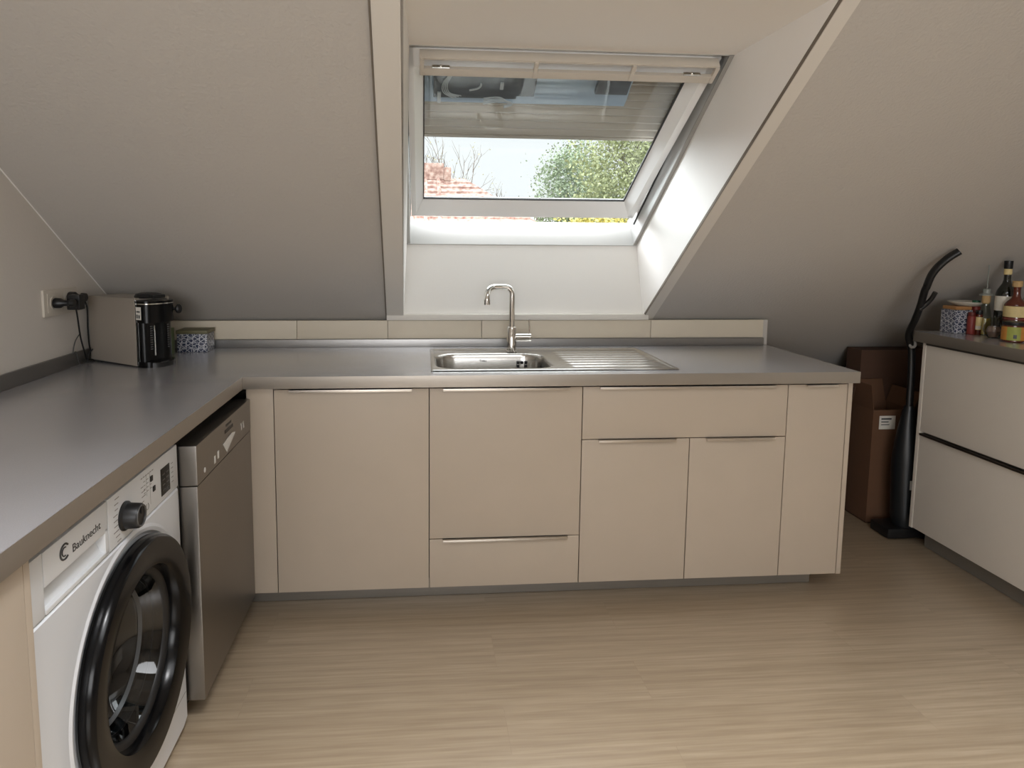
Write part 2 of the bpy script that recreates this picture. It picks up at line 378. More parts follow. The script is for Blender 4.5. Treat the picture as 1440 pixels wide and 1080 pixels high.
struct('ceiling.002', MB().slab([Lt, Rt, Rj, Lj], (0, 0, .05)), smooth_paint, 'horizontal soffit above the skylight', 'ceiling')
# trim boards around the opening, proud of the slope
inn = -nrm*.012
def strip(name, q, label, m=trim_paint):
    return struct(name, MB().slab(q, inn), m, label, 'trim')
strip('trim_1', [rp(.385, .715), rp(OL0, .715), rp(OL1+.001, YT-.35), rp(.438, YT-.35)], 'flat painted board along the left edge of the skylight opening')
strip('trim_2', [rp(OR+.0037, .715), rp(OR+.052, .715), rp(OR+.052, YT-.35), rp(OR+.0037, YT-.35)], 'narrow painted board along the right edge of the skylight opening')
struct('trim_3', MB().box(OL0-.08, OR+.02, .672, .70, 1.064, 1.092, .002), trim_paint, 'thin ledge board under the upright panel below the skylight', 'trim')
# batten strip between slope and upstand
for k, (x0, x1) in enumerate([(XW, -.04), (-.038, .389), (.391, .842), (.844, 1.685), (1.687, 2.267)]):
    struct('trim_%d' % (k+4), MB().box(x0, x1, .682, .70, .974, 1.062, .002), batten_m, 'cream batten board %s along the back of the worktop' % ['in the left corner', 'left of the opening', 'left below the skylight', 'right below the skylight', 'at the right end'][k], 'trim')
struct('wall_knee', MB().box(XW, 2.30, .702, .72, 0, 1.06), plaster, 'low backing wall behind the counter', 'wall')
strip('trim_11', [rp(.3795, .715), rp(.3845, .715), rp(.4365, YT-.35), rp(.4315, YT-.35)], 'thin strip coloured as the shadow gap left of the painted board', mat('shadow_joint', '776e63', .9))  # shade of the gap put into the strip's colour
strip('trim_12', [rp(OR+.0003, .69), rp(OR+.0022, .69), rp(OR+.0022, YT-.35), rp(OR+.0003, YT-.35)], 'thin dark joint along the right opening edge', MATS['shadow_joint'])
# paint bead where slope meets left wall
struct('trim_10', MB().tube([(XW+.002, .70, roof(.70)), (XW+.002, YC, ZC)], .0028, 6), smooth_paint, 'thin pale sealant bead between left wall and slope', 'trim')

# ------------------------------------------------------------------ skylight window
def frame_matrix(o, ang):
    v = Vector((0, -math.cos(ang), math.sin(ang))); x = Vector((1, 0, 0)); w = Vector((0, math.sin(ang), math.cos(ang)))
    m = Matrix((x, v, w)).transposed().to_4x4(); m.translation = Vector(o); return m
FA = math.atan2(.655, .975)
wf = thing('window_1', 'white pivoting roof window with open sash above the sink', 'window', None, matrix=frame_matrix((0, .785, 1.43), FA))
wf['kind'] = 'structure'
L_ = 1.175
def fr(x0, x1, v0, v1, w0, w1, mb=None, bev=.002): 
    return (mb or MB()).box(x0, x1, v0, v1, w0, w1, bev)
b = MB()
# local x = world x, y = up the slope, z = outward
fr(.478, 1.64, -.02, .004, -.004, .135, b)
fr(.478, 1.64, -.06, -.015, .0, .135, b)
fr(.455, .497, -.02, L_+.03, .0, .16, b, 0)
fr(1.618, 1.66, -.02, L_+.03, .0, .16, b, 0)
fr(.455, 1.66, L_-.005, L_+.06, .0, .16, b, 0)
link('frame', b, pvc, wf, local=True)
link('joint_seal', MB().box(1.617, 1.6335, -.004, L_, -.002, .003), mat('joint_grey', '9b9994', .7), wf, local=True)
link('seal', MB().box(1.612, 1.6185, .06, L_-.06, .084, .09), rubber, wf, local=True)
SA = math.atan2(.497, .868)-.005
sash_m = frame_matrix((0, .742, 1.563), SA)

b = MB(); T = 1.05; X0, X1 = .505, 1.597
ia, ib = .03, .062
for (xa, xb, inner, flip) in ((X0, X0+.022, X0+.058, 0), (X1-.03, X1, X1-.066, 1)):
    if not flip: prof = [(xa, 0), (xb, 0), (inner, .045), (inner, .055), (xa, .055)]
    else: prof = [(xa, 0), (xb, 0), (xb, .055), (inner, .055), (inner, .045)]
    b.prism([(p, 0, w) for p, w in prof], (0, T, 0))
b.prism([(X0, v, w) for v, w in [(0, 0), (.02, 0), (.088, .045), (.088, .055), (0, .055)]], (X1-X0, 0, 0))
b.prism([(X0, v, w) for v, w in [(T, 0), (T-.085, 0), (T-.125, .045), (T-.125, .055), (T, .055)]], (X1-X0, 0, 0))
sash = link('sash', b, sash_white_lifted, None); sash.parent = wf
sash.matrix_local = WM[wf.name].inverted() @ sash_m; WM[sash.name] = sash_m.copy()
link('pane', MB().box(X0+.05, X1-.06, .08, T-.12, .048, .052), win_glass, sash, local=True)
b = MB(); b.box(X0+.056, X1-.064, .086, .093, .040, .047).box(X0+.056, X0+.060, .088, T-.125, .040, .047).box(X1-.070, X1-.064, .088, T-.125, .040, .047)
link('gasket', b, rubber, sash, local=True)
b = MB(); b.box(.548, 1.585, .972, 1.004, -.045, -.030, .003); b.box(.548, 1.585, 1.040, 1.049, -.040, -.002, .002)
for xc in (.556, .945, 1.285, 1.577): b.box(xc-.007, xc+.007, .975, 1.045, -.048, -.034, .002)
link('ventilation_bar', b, mat('bar_shade_beige', 'c9c2b7', .4), sash, local=True)  # shade on the bar seen from below put into its beige
b = MB()
for xc in (.62, 1.50): b.box(xc-.03, xc+.03, 1.004, 1.009, -.042, -.03); b.sphere((xc, 1.008, -.036), .006)
link('latch', b, chrome, sash, local=True)

# exterior roller shutter, half lowered
sh = thing('roller_shutter', 'half lowered grey-brown roller shutter outside the roof window', 'shutter', None, matrix=frame_matrix((0, .785, 1.43), FA))
b = MB(); pr = []; v = .548; n = 0
while v < 1.17:
    for t, h in ((0, 0), (.2, .010), (.5, .016), (.8, .010), (.97, 0)): pr.append((v+t*.042, .205-h))
    v += .042
pr2 = [(a, c+.008) for a, c in pr][::-1]
b.prism([(.500, a, c) for a, c in pr+pr2], (1.115, 0, 0), smooth=True); b.box(.50, 1.615, .540, .556, .19, .22, .003)
link('slat_curtain', b, slat_brown, sh, local=True)
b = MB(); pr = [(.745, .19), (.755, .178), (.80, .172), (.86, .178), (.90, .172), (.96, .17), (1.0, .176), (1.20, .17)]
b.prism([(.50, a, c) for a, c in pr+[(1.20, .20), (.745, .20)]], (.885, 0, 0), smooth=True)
link('upper_sheet', b, sky_reflect_blue, sh, local=True)
b = MB(); b.box(.60, 1.0, .815, .93, .155, .172, .003); b.box(.60, .93, .795, .815, .16, .172, .003)
link('mounting_plate', b, dark_sheet, sh, local=True); b = MB(); b.box(1.24, 1.37, .84, .93, .15, .172, .003)
link('mounting_plate', b, dark_sheet, sh, local=True)
b = MB()
random.seed(3)
for k in range(4): b.tube(smooth_path([(.66+.004*k, .92, .151), (.635+.006*k, .87, .150), (.64+.008*k, .83, .149), (.68+.01*k, .805+.004*k, .148)]), .0022, 5)
for k in range(4): b.tube(smooth_path([(.80, .768+.010*k, .158), (.86, .786+.008*k, .153), (.905-.004*k, .790, .150), (.915-.006*k, .772, .152), (.885, .752+.004*k, .156)]), .0026, 5)
b.tube(smooth_path([(.74, .845, .150), (.77, .855, .149), (.782, .868, .149), (.784, .88, .149)]), .004, 6)
b.box(.858, .872, .855, .888, .145, .152, .002); b.box(.615, .63, .775, .83, .15, .16, .002)
link('torn_film', b, film_m, sh, local=True)
mat('anthracite_rail', '54565a', .4, .4)
for xa, xb in ((.46, .50), (1.615, 1.655)): link('guide_rail', MB().box(xa, xb, .0, 1.2, .162, .25, .003), MATS['anthracite_rail'], sh, local=True)
b = MB(); b.box(.46, 1.655, 1.2, 1.38, .12, .32, .02)
link('shutter_box', b, grey_pl, sh, local=True)

# ------------------------------------------------------------------ back run of base cabinets
def door(name, root, x0, x1, z0, z1, y=0, hx=None, g=.0018, lift=0):
    d = link(name, MB().box(x0+g, x1-g, y, y+.018, z0+g, z1-g, .0012), door_m, root)
    if hx:
        b = MB(); b.box(hx[0], hx[1], y-.014, y+.016, z1-.0026, z1-.0006, .0004); b.box(hx[0], hx[1], y-.0155, y-.0125, z1-.0095, z1-.0006, .0006)
        link('handle', b, handle_m, d)
    return d
def carcass(root, x0, x1, y0, y1, z0, z1, shelf=None, name='carcass'):
    b = MB(); t = .016
    b.box(x0, x0+t, y0, y1, z0, z1).box(x1-t, x1, y0, y1, z0, z1).box(x0+t, x1-t, y0, y1, z0, z0+t).box(x0+t, x1-t, y1-.008, y1, z0+t, z1)
    return link(name, b, dark_gap, root)
ZT = .881; Z0 = .08; BX = [0, .582, 1.178, 2.012, 2.262]
def legs(root, x0, x1, y0=.10, y1=.52):
    for x in (x0+.05, x1-.05):
        for y in (y0+.06, y1): link('leg', MB().cyl((x, y, 0), .015, Z0, n=12), black_m, root)
cab = thing('base_cabinet', 'wide single-door beige base cabinet left of the sink, next to the corner filler', 'cabinet', (.291, .28, 0), 'base cabinets under the back worktop')
carcass(cab, BX[0], BX[1]-.001, .020, .58, Z0, .886); door('door', cab, BX[0], BX[1], Z0, ZT, hx=(.059, .517)); legs(cab, BX[0], BX[1])
cab = thing('base_cabinet', 'beige base cabinet with tall front above a low drawer, under the sink bowl', 'cabinet', (.88, .28, 0), 'base cabinets under the back worktop')
carcass(cab, BX[1]+.001, BX[2]-.001, .020, .58, Z0, .886); door('door', cab, BX[1], BX[2], .28, ZT, hx=(.635, 1.125)); door('drawer_front', cab, BX[1], BX[2], Z0, .28, hx=(.635, 1.128)); legs(cab, BX[1], BX[2])
cab = thing('base_cabinet', 'widest beige base cabinet, one broad drawer above a pair of doors', 'cabinet', (1.595, .28, 0), 'base cabinets under the back worktop')
carcass(cab, BX[2]+.001, BX[3]-.001, .020, .58, Z0, .886)
door('drawer_front', cab, BX[2], BX[3], .669, ZT, hx=(1.244, 1.954)); door('door', cab, BX[2], 1.6145, Z0, .669, hx=(1.244, 1.557)); door('door', cab, 1.6145, BX[3], Z0, .669, hx=(1.679, 1.963)); legs(cab, BX[2], BX[3])
cab = thing('base_cabinet', 'narrow beige pull-out cabinet at the right end of the row', 'cabinet', (2.137, .28, 0), 'base cabinets under the back worktop')
carcass(cab, BX[3]+.001, BX[4]-.001, .020, .58, Z0, .886); door('door', cab, BX[3], BX[4], Z0, ZT, hx=(2.084, 2.212)); legs(cab, BX[3], BX[4])
single('end_panel', MB().box(2.264, 2.283, 0, .62, Z0, .887, .001), door_m, 'beige side panel closing the right end of the cabinet row', 'panel')
single('plinth', MB().box(-.13, 2.205, .085, .100, .001, Z0-.002, .001), plinth_m, 'low grey metal plinth under the back cabinet row', 'plinth')
single('filler_panel', MB().box(-.100, -.002, .004, .02, Z0, .888, .001), door_m, 'narrow beige filler panel in the corner beside the dishwasher', 'panel')
CT, TH = .9344, .0453; CY = -.027; CX = -.1048; YL = -2.1
SXa, SXb, SYa, SYb = .605, 1.57, .065, .57      # cut-out for the sink
b = MB(); z0, z1 = CT-TH+.001, CT-.0005; e = .0015
b.box(XW+.002, CX-e, YL, .698, z0, z1)
b.box(CX-e, SXa, CY+e, .698, z0, z1).box(SXb, 2.2929-e, CY+e, .698, z0, z1).box(SXa, SXb, CY+e, SYa, z0, z1).box(SXa, SXb, SYb, .698, z0, z1)
b.prism([(XW+.002, YL, CT-.0005), (CX, YL, CT-.0005), (CX, CY, CT-.0005), (SXa, CY, CT-.0005), (SXa, .698, CT-.0005), (XW+.002, .698, CT-.0005)], (0, 0, .0004))
wt = thing('worktop', 'L-shaped grey worktop running along the left wall and the back', 'worktop', (.2, .3, z0))
link('top_surface', b, counter_m, wt)
b = MB(); b.box(CX-e, 2.2929, CY-.0005, CY+e, z0-.0008, CT, .0005).box(CX-e, CX+.0005, YL, CY+e, z0-.0008, CT, .0005).box(2.2929-e, 2.2934, CY, .698, z0-.0008, CT, .0005)
link('edge_band', b, edge_m, wt)
link('upstand', MB().box(-.80, 2.267, .668, .681, CT, CT+.038, .002), mat('upstand_metal', '8c8a88', .34, .8, bump=.05, bscale=(5, 5, 700)), wt)
link('upstand', MB().box(XW+.002, XW+.014, YL, .67, CT, CT+.0536, .002), MATS['upstand_metal'], wt)

# ------------------------------------------------------------------ sink
sk = thing('sink', 'stainless steel inset sink with bowl on the left and ribbed drainer on the right', 'sink', (1.087, .318, CT))
AX0, AX1, AY0, AY1 = .590, 1.583, .050, .585
BXC, BYC, BHX, BHY, BR_ = .853, .285, .238, .178, .09
def sdf(x, y):
    qx, qy = abs(x-BXC)-BHX+BR_, abs(y-BYC)-BHY+BR_
    return math.hypot(max(qx, 0), max(qy, 0))+min(max(qx, qy), 0)-BR_
def sm(a, c, t):
    t = min(1, max(0, (t-a)/(c-a))); return t*t*(3-2*t)
def sinkz(x, y):
    edge = min(x-AX0, AX1-x, y-AY0, AY1-y)
    z = .0015+.0045*sm(0, .006, edge)-.004*sm(.012, .026, edge)
    if x < 1.125:
        d = sdf(x, y); z += -.150*sm(.002, -.016, d)-.004*sm(.012, .002, d)
        if d < -.02: z -= .006*(1-min(1, math.hypot(x-BXC, y-BYC)/.2))
    else:
        if 1.150 < x < 1.56 and .09 < y < .54:
            w = sm(1.150, 1.175, x)*sm(1.56, 1.535, x)
            ph = (y-.115)/.058
            if 0 <= ph <= 7: z += w*.0042*(.5-.5*math.cos(2*math.pi*ph))**2 if 1 else 0
            z -= .002*w
    return CT+z
def grid(xs, ys):
    mb = MB(); V = [[mb.bm.verts.new((x, y, sinkz(x, y))) for y in ys] for x in xs]
    for i in range(len(xs)-1):
        for j in range(len(ys)-1):
            f = mb.bm.faces.new([V[i][j], V[i+1][j], V[i+1][j+1], V[i][j+1]]); f.smooth = True
    return mb
fr_ = lambda a, c, s_: [a+(c-a)*i/round((c-a)/s_) for i in range(round((c-a)/s_)+1)]
link('bowl', grid(fr_(AX0, 1.125, .0032), fr_(AY0, AY1, .0032)), sink_m, sk, sharp=180)
link('drainer', grid(fr_(1.125, AX1, .005), fr_(AY0, AY1, .0035)), sink_m, sk, sharp=180)
b = MB(); zf = CT-.152
b.lathe([(0, .008), (.02, .008), (.03, .011), (.043, .012), (.045, .008), (.045, .004)], (BXC, BYC, zf), n=28)
link('strainer', b, chrome, sk)
b = MB(); yb_ = BYC+BHY-.0125; xo, zo = 1.007, CT-.056
for k in range(3):
    for j in range(3):
        if (k, j) != (1, 1): b.box(xo-.024+k*.017, xo-.011+k*.017, yb_-.003, yb_+.002, zo-.022+j*.016, zo-.009+j*.016, .001)
link('overflow_grille', b, black_m, sk)
text_part('maker_mark', 'Teka', .017, Matrix.Translation((.83, yb_-.0012, CT-.030)) @ Matrix.Rotation(R(90), 4, 'X'), ink, sk)

# tap
tp = thing('kitchen_tap', 'tall chrome mixer tap with square swan neck behind the sink bowl', 'tap', (.965, .50, CT))
zt = CT+.0035
b = MB(); b.lathe([(0, 0), (.026, 0), (.026, .004), (.022, .006), (.0215, .112), (.019, .116), (.013, .117), (0, .117)], (.965, .50, zt), n=28)
link('body', b, chrome, tp)
sp = [(.965, .50, zt+.11), (.965, .50, 1.18)]
for k in range(9): a = R(90*k/8); sp.append((.965-.032*(1-math.cos(a)), .50, 1.204+.032*math.sin(a)))
for k in range(9): a = R(90*k/8); sp.append((.883-.034*math.sin(a), .50-.03*(k/8), 1.202+.034*math.cos(a)))
sp += [(.847, .468, 1.178)]
b = MB().tube(sp, .0132, 16); b.cyl((.8465, .4675, 1.158), .0152, .022, n=18)
link('spout', b, chrome, tp)
b = MB(); b.cyl((.98, .50, 1.004), .0185, .075, 'X', m=None, bev=.002); link('lever_hub', b, chrome, tp)
b = MB().tube([(1.046, .50, 1.012), (1.047, .50, 1.05), (1.046, .50, 1.086)], .0035, 10); link('lever', b, chrome, tp)

# ------------------------------------------------------------------ left run: dishwasher, washing machine, cabinet
dw = thing('dishwasher', 'stainless steel dishwasher under the left worktop beside the corner', 'dishwasher', (-.40, -.29, 0))
DX = -.085; Ya, Yb = -.583, -.004
link('body', MB().box(-.70, -.139, Ya+.004, Yb-.002, .07, .846, .003), steel_v, dw)
link('plinth', MB().box(-.20, -.17, Ya+.004, Yb, .002, .07, .002), black_m, dw)
dd = link('door', MB().box(-.137, DX-.001, Ya, Yb, .075, .729, .004), steel_v, dw)
cp = link('control_panel', MB().box(-.137, DX, Ya, Yb, .731, .849, .005), steel_v, dw)
b = MB(); b.prism([(DX+.0002, -.345, .780), (DX+.0002, -.245, .790), (DX+.0002, -.205, .782), (DX+.0002, -.305, .742)], (.0015, 0, 0))
link('lit_grip_face', b, mat('lit_grip_pale', 'd9dad9', .25, .2), cp)  # lit underside of the grip drawn as a pale flat patch
b = MB()
b.box(DX, DX+.0008, -.318, -.228, .806, .818); b.box(DX, DX+.0008, -.305, -.245, .826, .834)
link('display', b, black_gl, cp)
b = MB()
b.cyl((DX, -.520, .757), .008, .0008, 'X', n=12); link('power_symbol', b, white_ink, cp); b = MB()
for y, z in ((-.425, .757), (-.392, .762)): b.box(DX, DX+.0008, y-.007, y+.007, z-.012, z+.012); 
link('programme_symbols', b, white_ink, cp); b = MB()
for y in (-.125, -.098): b.box(DX, DX+.0008, y-.004, y+.004, .765, .79); b.box(DX, DX+.0008, y-.009, y+.001, .783, .79)
link('status_symbols', b, white_ink, cp)

wm = thing('washing_machine', 'white front-loading washing machine with a black porthole door under the left worktop', 'washing machine', (-.43, -.947, 0))
FX = -.135; W0, W1 = -1.304, -.592
b = MB(); b.box(-.73, -.165, W0+.004, W0+.02, .02, .857, .002).box(-.73, -.165, W1-.02, W1-.004, .02, .857, .002).box(-.73, -.165, W0+.02, W1-.02, .84, .857).box(-.73, -.715, W0+.02, W1-.02, .02, .84).box(-.73, -.165, W0+.02, W1-.02, .02, .035)
link('body', b, white_pl, wm)
for x in (-.2, -.67):
    for y in (W0+.07, W1-.07): link('foot', MB().cyl((x, y, 0), .02, .021, n=14), black_m, wm)
# front panel with round opening
cy_, cz_, NS = -.897, .430, 96
def rnd_sq(k, y0, y1, z0, z1, cy=cy_, cz=cz_):
    a = 2*math.pi*k/NS; dy, dz = math.cos(a), math.sin(a)
    t = min((y1-cy)/dy if dy > 1e-9 else (y0-cy)/dy if dy < -1e-9 else 1e9, (z1-cz)/dz if dz > 1e-9 else (z0-cz)/dz if dz < -1e-9 else 1e9)
    return cy+dy*t, cz+dz*t
cr = lambda r, x: [(x, cy_+r*math.cos(2*math.pi*k/NS), cz_+r*math.sin(2*math.pi*k/NS)) for k in range(NS)]
sq = lambda x, g=0: [(x,)+rnd_sq(k, W0+g, W1-g, .022+g, .733-g) for k in range(NS)]
b = MB(); b.rings([sq(-.17), sq(FX-.004), sq(FX, .004)], smooth=False); b.rings([sq(FX, .004), cr(.304, FX)], smooth=False)
b.rings([cr(.304, FX), cr(.296, FX+.003), cr(.287, FX+.001), cr(.280, FX-.006), cr(.20, FX-.01), cr(.196, FX-.04)])
link('front_panel', b, white_pl, wm, sharp=30)
# kick panel seam, control panel, drawer
link('kick_panel_line', MB().box(FX, FX+.0006, W0+.01, W1-.01, .118, .1195), ink_l, wm)
b = MB(); b.box(-.17, FX, -.999, W1, .737, .859, .005)
cpn = link('control_panel', b, white_pl2, wm)
dr = link('detergent_drawer', MB().box(-.172, FX, W0+.058, -1.002, .790, .858, .004).box(-.172, FX, W0+.058, -1.002, .737, .747, .003)
          .box(-.172, FX, -1.017, -1.002, .74, .80, .002).hexa([(-.172, W0+.06, .742), (-.172, -1.012, .742), (FX-.008, -1.012, .742), (FX-.008, W0+.06, .742), (-.172, W0+.06, .79), (-.172, -1.012, .79), (-.165, -1.012, .79), (-.165, W0+.06, .79)]), white_pl2, wm)
link('fascia_end', MB().box(-.172, FX, W0, W0+.056, .737, .859, .004), white_pl2, wm)
MX = lambda y, z, x=FX+.0003: Matrix.Translation((x, y, z)) @ Matrix.Rotation(R(90), 4, 'Z') @ Matrix.Rotation(R(90), 4, 'X')
text_part('maker_name', 'Bauknecht', .024, MX(-1.092, .818), ink, dr, xs=1.12)
b = MB(); ey, ez = -1.176, .8265
for r_, t_, a0, a1 in ((.0150, .0019, 40, 325), (.0085, .0013, 60, 300)): b.tube([(FX+.0006, ey+r_*math.cos(R(a))*1.05, ez+r_*math.sin(R(a))) for a in range(a0, a1, 15)], t_, 6)
link('maker_emblem', b, ink, dr)
b = MB(); b.lathe([(.034, 0), (.034, .004), (.030, .008), (.0285, .034), (.026, .038), (.022, .0385), (.0205, .036), (0, .036)], (FX, -.922, .790), 'X', 36); b.box(FX+.036, FX+.0395, -.9235, -.9205, .795, .814)
kn = link('programme_knob', b, black_m, cpn)
link('knob_rim', MB().lathe([(.0215, .0382), (.0235, .0398), (.0255, .0392), (.026, .0378)], (FX, -.922, .790), 'X', 36), grey_pl, kn)
b = MB(); b.box(FX, FX+.001, -.712, -.652, .752, .826, .0004); link('display', b, black_gl, cpn)
b = MB()
for k in range(4):
    for j in range(2): b.box(FX+.001, FX+.0013, -.702+j*.026, -.686+j*.026, .764+k*.014, .767+k*.014)
link('display_symbols', b, grey_pl, cpn)
for y, z in ((-.770, .824), (-.757, .793)): link('button', MB().box(FX, FX+.0022, y-.007, y+.007, z-.007, z+.007, .002), black_m, cpn)
random.seed(11)
for sgn in (-1, 1):
    b = MB()
    for k in range(9 if sgn < 0 else 7):
        z = .745+k*.0125; y = -.893+sgn*(.052+.012*math.sin(k*.38)); l = random.uniform(.012, .026)
        b.box(FX, FX+.0004, min(y, y+sgn*l), max(y, y+sgn*l), z, z+.0022)
    link('programme_marks', b, ink_l, cpn)
b = MB()
for k in range(6): b.box(FX, FX+.0004, -.83+k*.013, -.821+k*.013, .842, .8445)
for k in range(4):
    for j in range(3): b.box(FX, FX+.0004, -.816+j*.018, -.806+j*.018, .800+k*.010, .802+k*.010)
link('option_marks', b, ink_l, cpn); b = MB()
for k in range(5): b.box(FX, FX+.0004, -.64, -.626, .765+k*.013, .767+k*.013)
link('display_marks', b, ink_l, cpn); b = MB()
b.box(FX, FX+.0004, -.7795, -.7785, .76, .842); b.box(FX, FX+.0004, -.8005, -.7995, .79, .845)
link('divider_lines', b, ink_l, cpn)
b = MB().tube([(FX+.0004, -.800+.008*math.cos(R(a)), .762+.008*math.sin(R(a))) for a in range(120, 421, 20)], .0011, 6); link('start_symbol', b, ink_l, cpn)
# porthole
dl = lambda prof, m=None, n=72: MB().lathe(prof, (FX, cy_, cz_), 'X', n, m)
ph = link('porthole_door', dl([(.272, -.004), (.279, .004), (.280, .014), (.278, .026), (.273, .034), (.270, .0362), (.266, .0365), (.240, .0345), (.212, .0315), (.206, .029), (.202, .022), (.198, .008), (.196, -.012)]), black_gl, wm, sharp=24)
link('inner_ring', dl([(.199, .004), (.186, .002), (.180, -.010), (.176, -.03), (.196, -.03)]), black_m, ph, sharp=60)
link('door_glass', dl([(.180, -.008), (.172, -.022), (.160, -.05), (.135, -.085), (.09, -.108), (.04, -.115), (0, -.116)]), washer_glass, ph, sharp=60)
b = dl([(.168, -.030), (.176, -.034), (.178, -.045), (.170, -.050)]); link('glass_rim', dl([(.150, -.066), (.155, -.060), (.160, -.054), (.157, -.052), (.150, -.060)]), mat('rim_grey', '5a5d60', .3, .5), ph); link('door_seal', b, mat('grey_seal', '77797b', .45), wm)
b = dl([(.205, -.06), (.225, -.065), (.24, -.075), (.24, -.42), (.22, -.43), (0, -.43)]); 
dm = link('drum', b, drum_m, wm)
b = MB()
for k in range(3):
    a = R(30+120*k); ca, sa = math.cos(a), math.sin(a); q = lambda r, t: (cy_+r*ca-t*sa, cz_+r*sa+t*ca)
    p0, p1, p2 = q(.24, -.04), q(.24, .04), q(.185, 0)
    link('drum_paddle', MB().prism([(FX-.09,)+p0, (FX-.09,)+p2, (FX-.09,)+p1], (-.3, 0, 0)), steel, dm)

lc = thing('base_cabinet', 'beige base cabinet at the near left edge, left of the washing machine', 'cabinet', (-.4, -1.62, 0))
link('side_panel', MB().box(-.72, -.122, -1.326, -1.308, 0.0, .884, .001), door_m, lc)
link('carcass', MB().box(-.72, -.142, -1.95, -1.328, .08, .884), dark_gap, lc)
link('door', MB().box(-.140, -.120, -1.948, -1.330, .082, .880, .0012), door_m, lc)
link('plinth', MB().box(-.19, -.175, -1.95, -1.33, 0.0, .078), plinth_m, lc)

# ------------------------------------------------------------------ espresso machine in the left corner
A = Vector((.855, -.518, 0)).normalized(); B = Vector((-A.y, A.x, 0)); EO = Vector((-.564, .183, CT))
em_m = Matrix((A, B, Vector((0, 0, 1)))).transposed().to_4x4(); em_m.translation = EO
es = thing('espresso_machine', 'compact capsule coffee machine with brushed steel sides and black front, in the left corner', 'coffee machine', None, matrix=em_m)
H = .273
link('side_panel', MB().prism([(-.285, 0, .012), (-.285, 0, H-.006), (-.275, 0, H), (0, 0, H), (0, 0, .006)], (0, .006, 0)), steel_s, es, local=True)
link('housing', MB().box(-.283, -.002, .006, .150, .004, H-.008, .006), grey_pl, es, local=True)
link('top_plate', MB().box(-.283, -.01, .001, .155, H-.010, H, .003), steel_s, es, local=True)
link('side_panel', MB().prism([(-.285, .150, .012), (-.285, .150, H-.006), (-.275, .150, H), (0, .150, H), (0, .150, .006)], (0, .006, 0)), steel_s, es, local=True)
b = MB(); arc = [(0, .004)]+[(.001+.064*math.sin(R(a))**.6, .078-.074*math.cos(R(a))) for a in range(10, 171, 10)]+[(0, .152)]
b.prism([(x, y, .0) for x, y in arc], (0, 0, .022), smooth=True); b.prism([(x*.62, .078+(y-.078)*.94, .022) for x, y in arc], (0, 0, .155), smooth=True); b.prism([(x*.98, y, .177) for x, y in arc], (0, 0, .085), smooth=True)
fb = link('front_column', b, black_gl, es, local=True)
b = MB()
for k in range(11): b.box(.0395, .0415, .034, .044, .070+k*.009, .0745+k*.009)
link('level_marks', b, grey_pl, fb, local=True); b = MB()
for k in range(11): b.box(.0385, .0405, .112, .120, .070+k*.009, .0745+k*.009)
link('level_marks', b, grey_pl, fb, local=True)
link('trim_bar', MB().box(.0395, .0435, .050, .054, .045, .165).box(-.002, .0015, .0005, .006, .008, H-.004), chrome, fb, local=True)
link('chrome_band', MB().prism([(x*1.01+.0005, y, .250) for x, y in arc], (0, 0, .003), smooth=True), chrome, fb, local=True)
b = MB(); b.box(.012, .0445, -.0, .006, .182, .226); b.box(.040, .0535, .030, .072, .195, .222)
link('sticker', MB().box(.006, .034, .0005, .0025, .190, .240), paper, fb, local=True)
link('sticker_print', MB().box(.0095, .0165, -.0002, .0003, .196, .211).box(.021, .029, -.0002, .0003, .196, .209).box(.010, .030, -.0002, .0003, .219, .225), ink, fb, local=True)
b = MB(); b.lathe([(.0, 0), (.05, 0), (.052, .006), (.046, .016), (.03, .020), (0, .021)], (-.02, .078, H-.002), n=32); b.box(-.03, .045, .05, .106, H-.002, H+.012, .004)
link('lid', b, black_m, es, local=True)
link('lid_clip', MB().box(-.05, -.015, .052, .058, H+.004, H+.016, .002).box(-.05, -.018, .098, .104, H+.004, H+.016, .002), grey_pl, es, local=True)
b = MB(); b.cyl((.050, .078, .180), .012, .05, n=18, bev=.002); link('spout', b, black_m, es, local=True)
b = MB(); b.sphere((.045, .165, .222), .016, sc=(.7, 1, 1.2)); b.tube([(.03, .145, .225), (.045, .163, .222)], .006, 8); link('steam_knob', b, black_m, es, local=True)
b = MB(); b.prism([(.0+.075*math.sin(R(a)), .078-.072*math.cos(R(a)), .0) for a in range(0, 181, 12)], (0, 0, .018), smooth=True); link('drip_tray', b, black_m, es, local=True)
b = MB(); b.prism([(.01+.057*math.sin(R(a)), .078-.058*math.cos(R(a)), .018) for a in range(0, 181, 12)], (0, 0, .002)); link('drip_grid', b, grey_pl, es, local=True)
for x in (-.26, -.03):
    for y in (.03, .125): link('foot', MB().cyl((x, y, 0), .008, .006, n=12), black_m, es, local=True)

# slim packs behind the machine
single('carton_pack', MB().box(-.580, -.548, .50, .535, CT, CT+.115, .002), mat('green_carton', '5f6a46', .6, var=.1, vscale=(30, 30, 30)), 'slim green carton pack between coffee machine and patterned tin', 'pack')
tn = thing('storage_tin', 'square tin with blue and white ornament on the worktop behind the coffee machine', 'tin', (-.478, .595, CT))
link('body', MB().box(-.545, -.412, .55, .655, CT, CT+.083, .006), tin_m, tn)
link('lid', MB().box(-.548, -.409, .547, .658, CT+.083, CT+.100, .005), mat('olive_lid', '6b6649', .5, var=.2, vscale=(30, 30, 30)), tn)

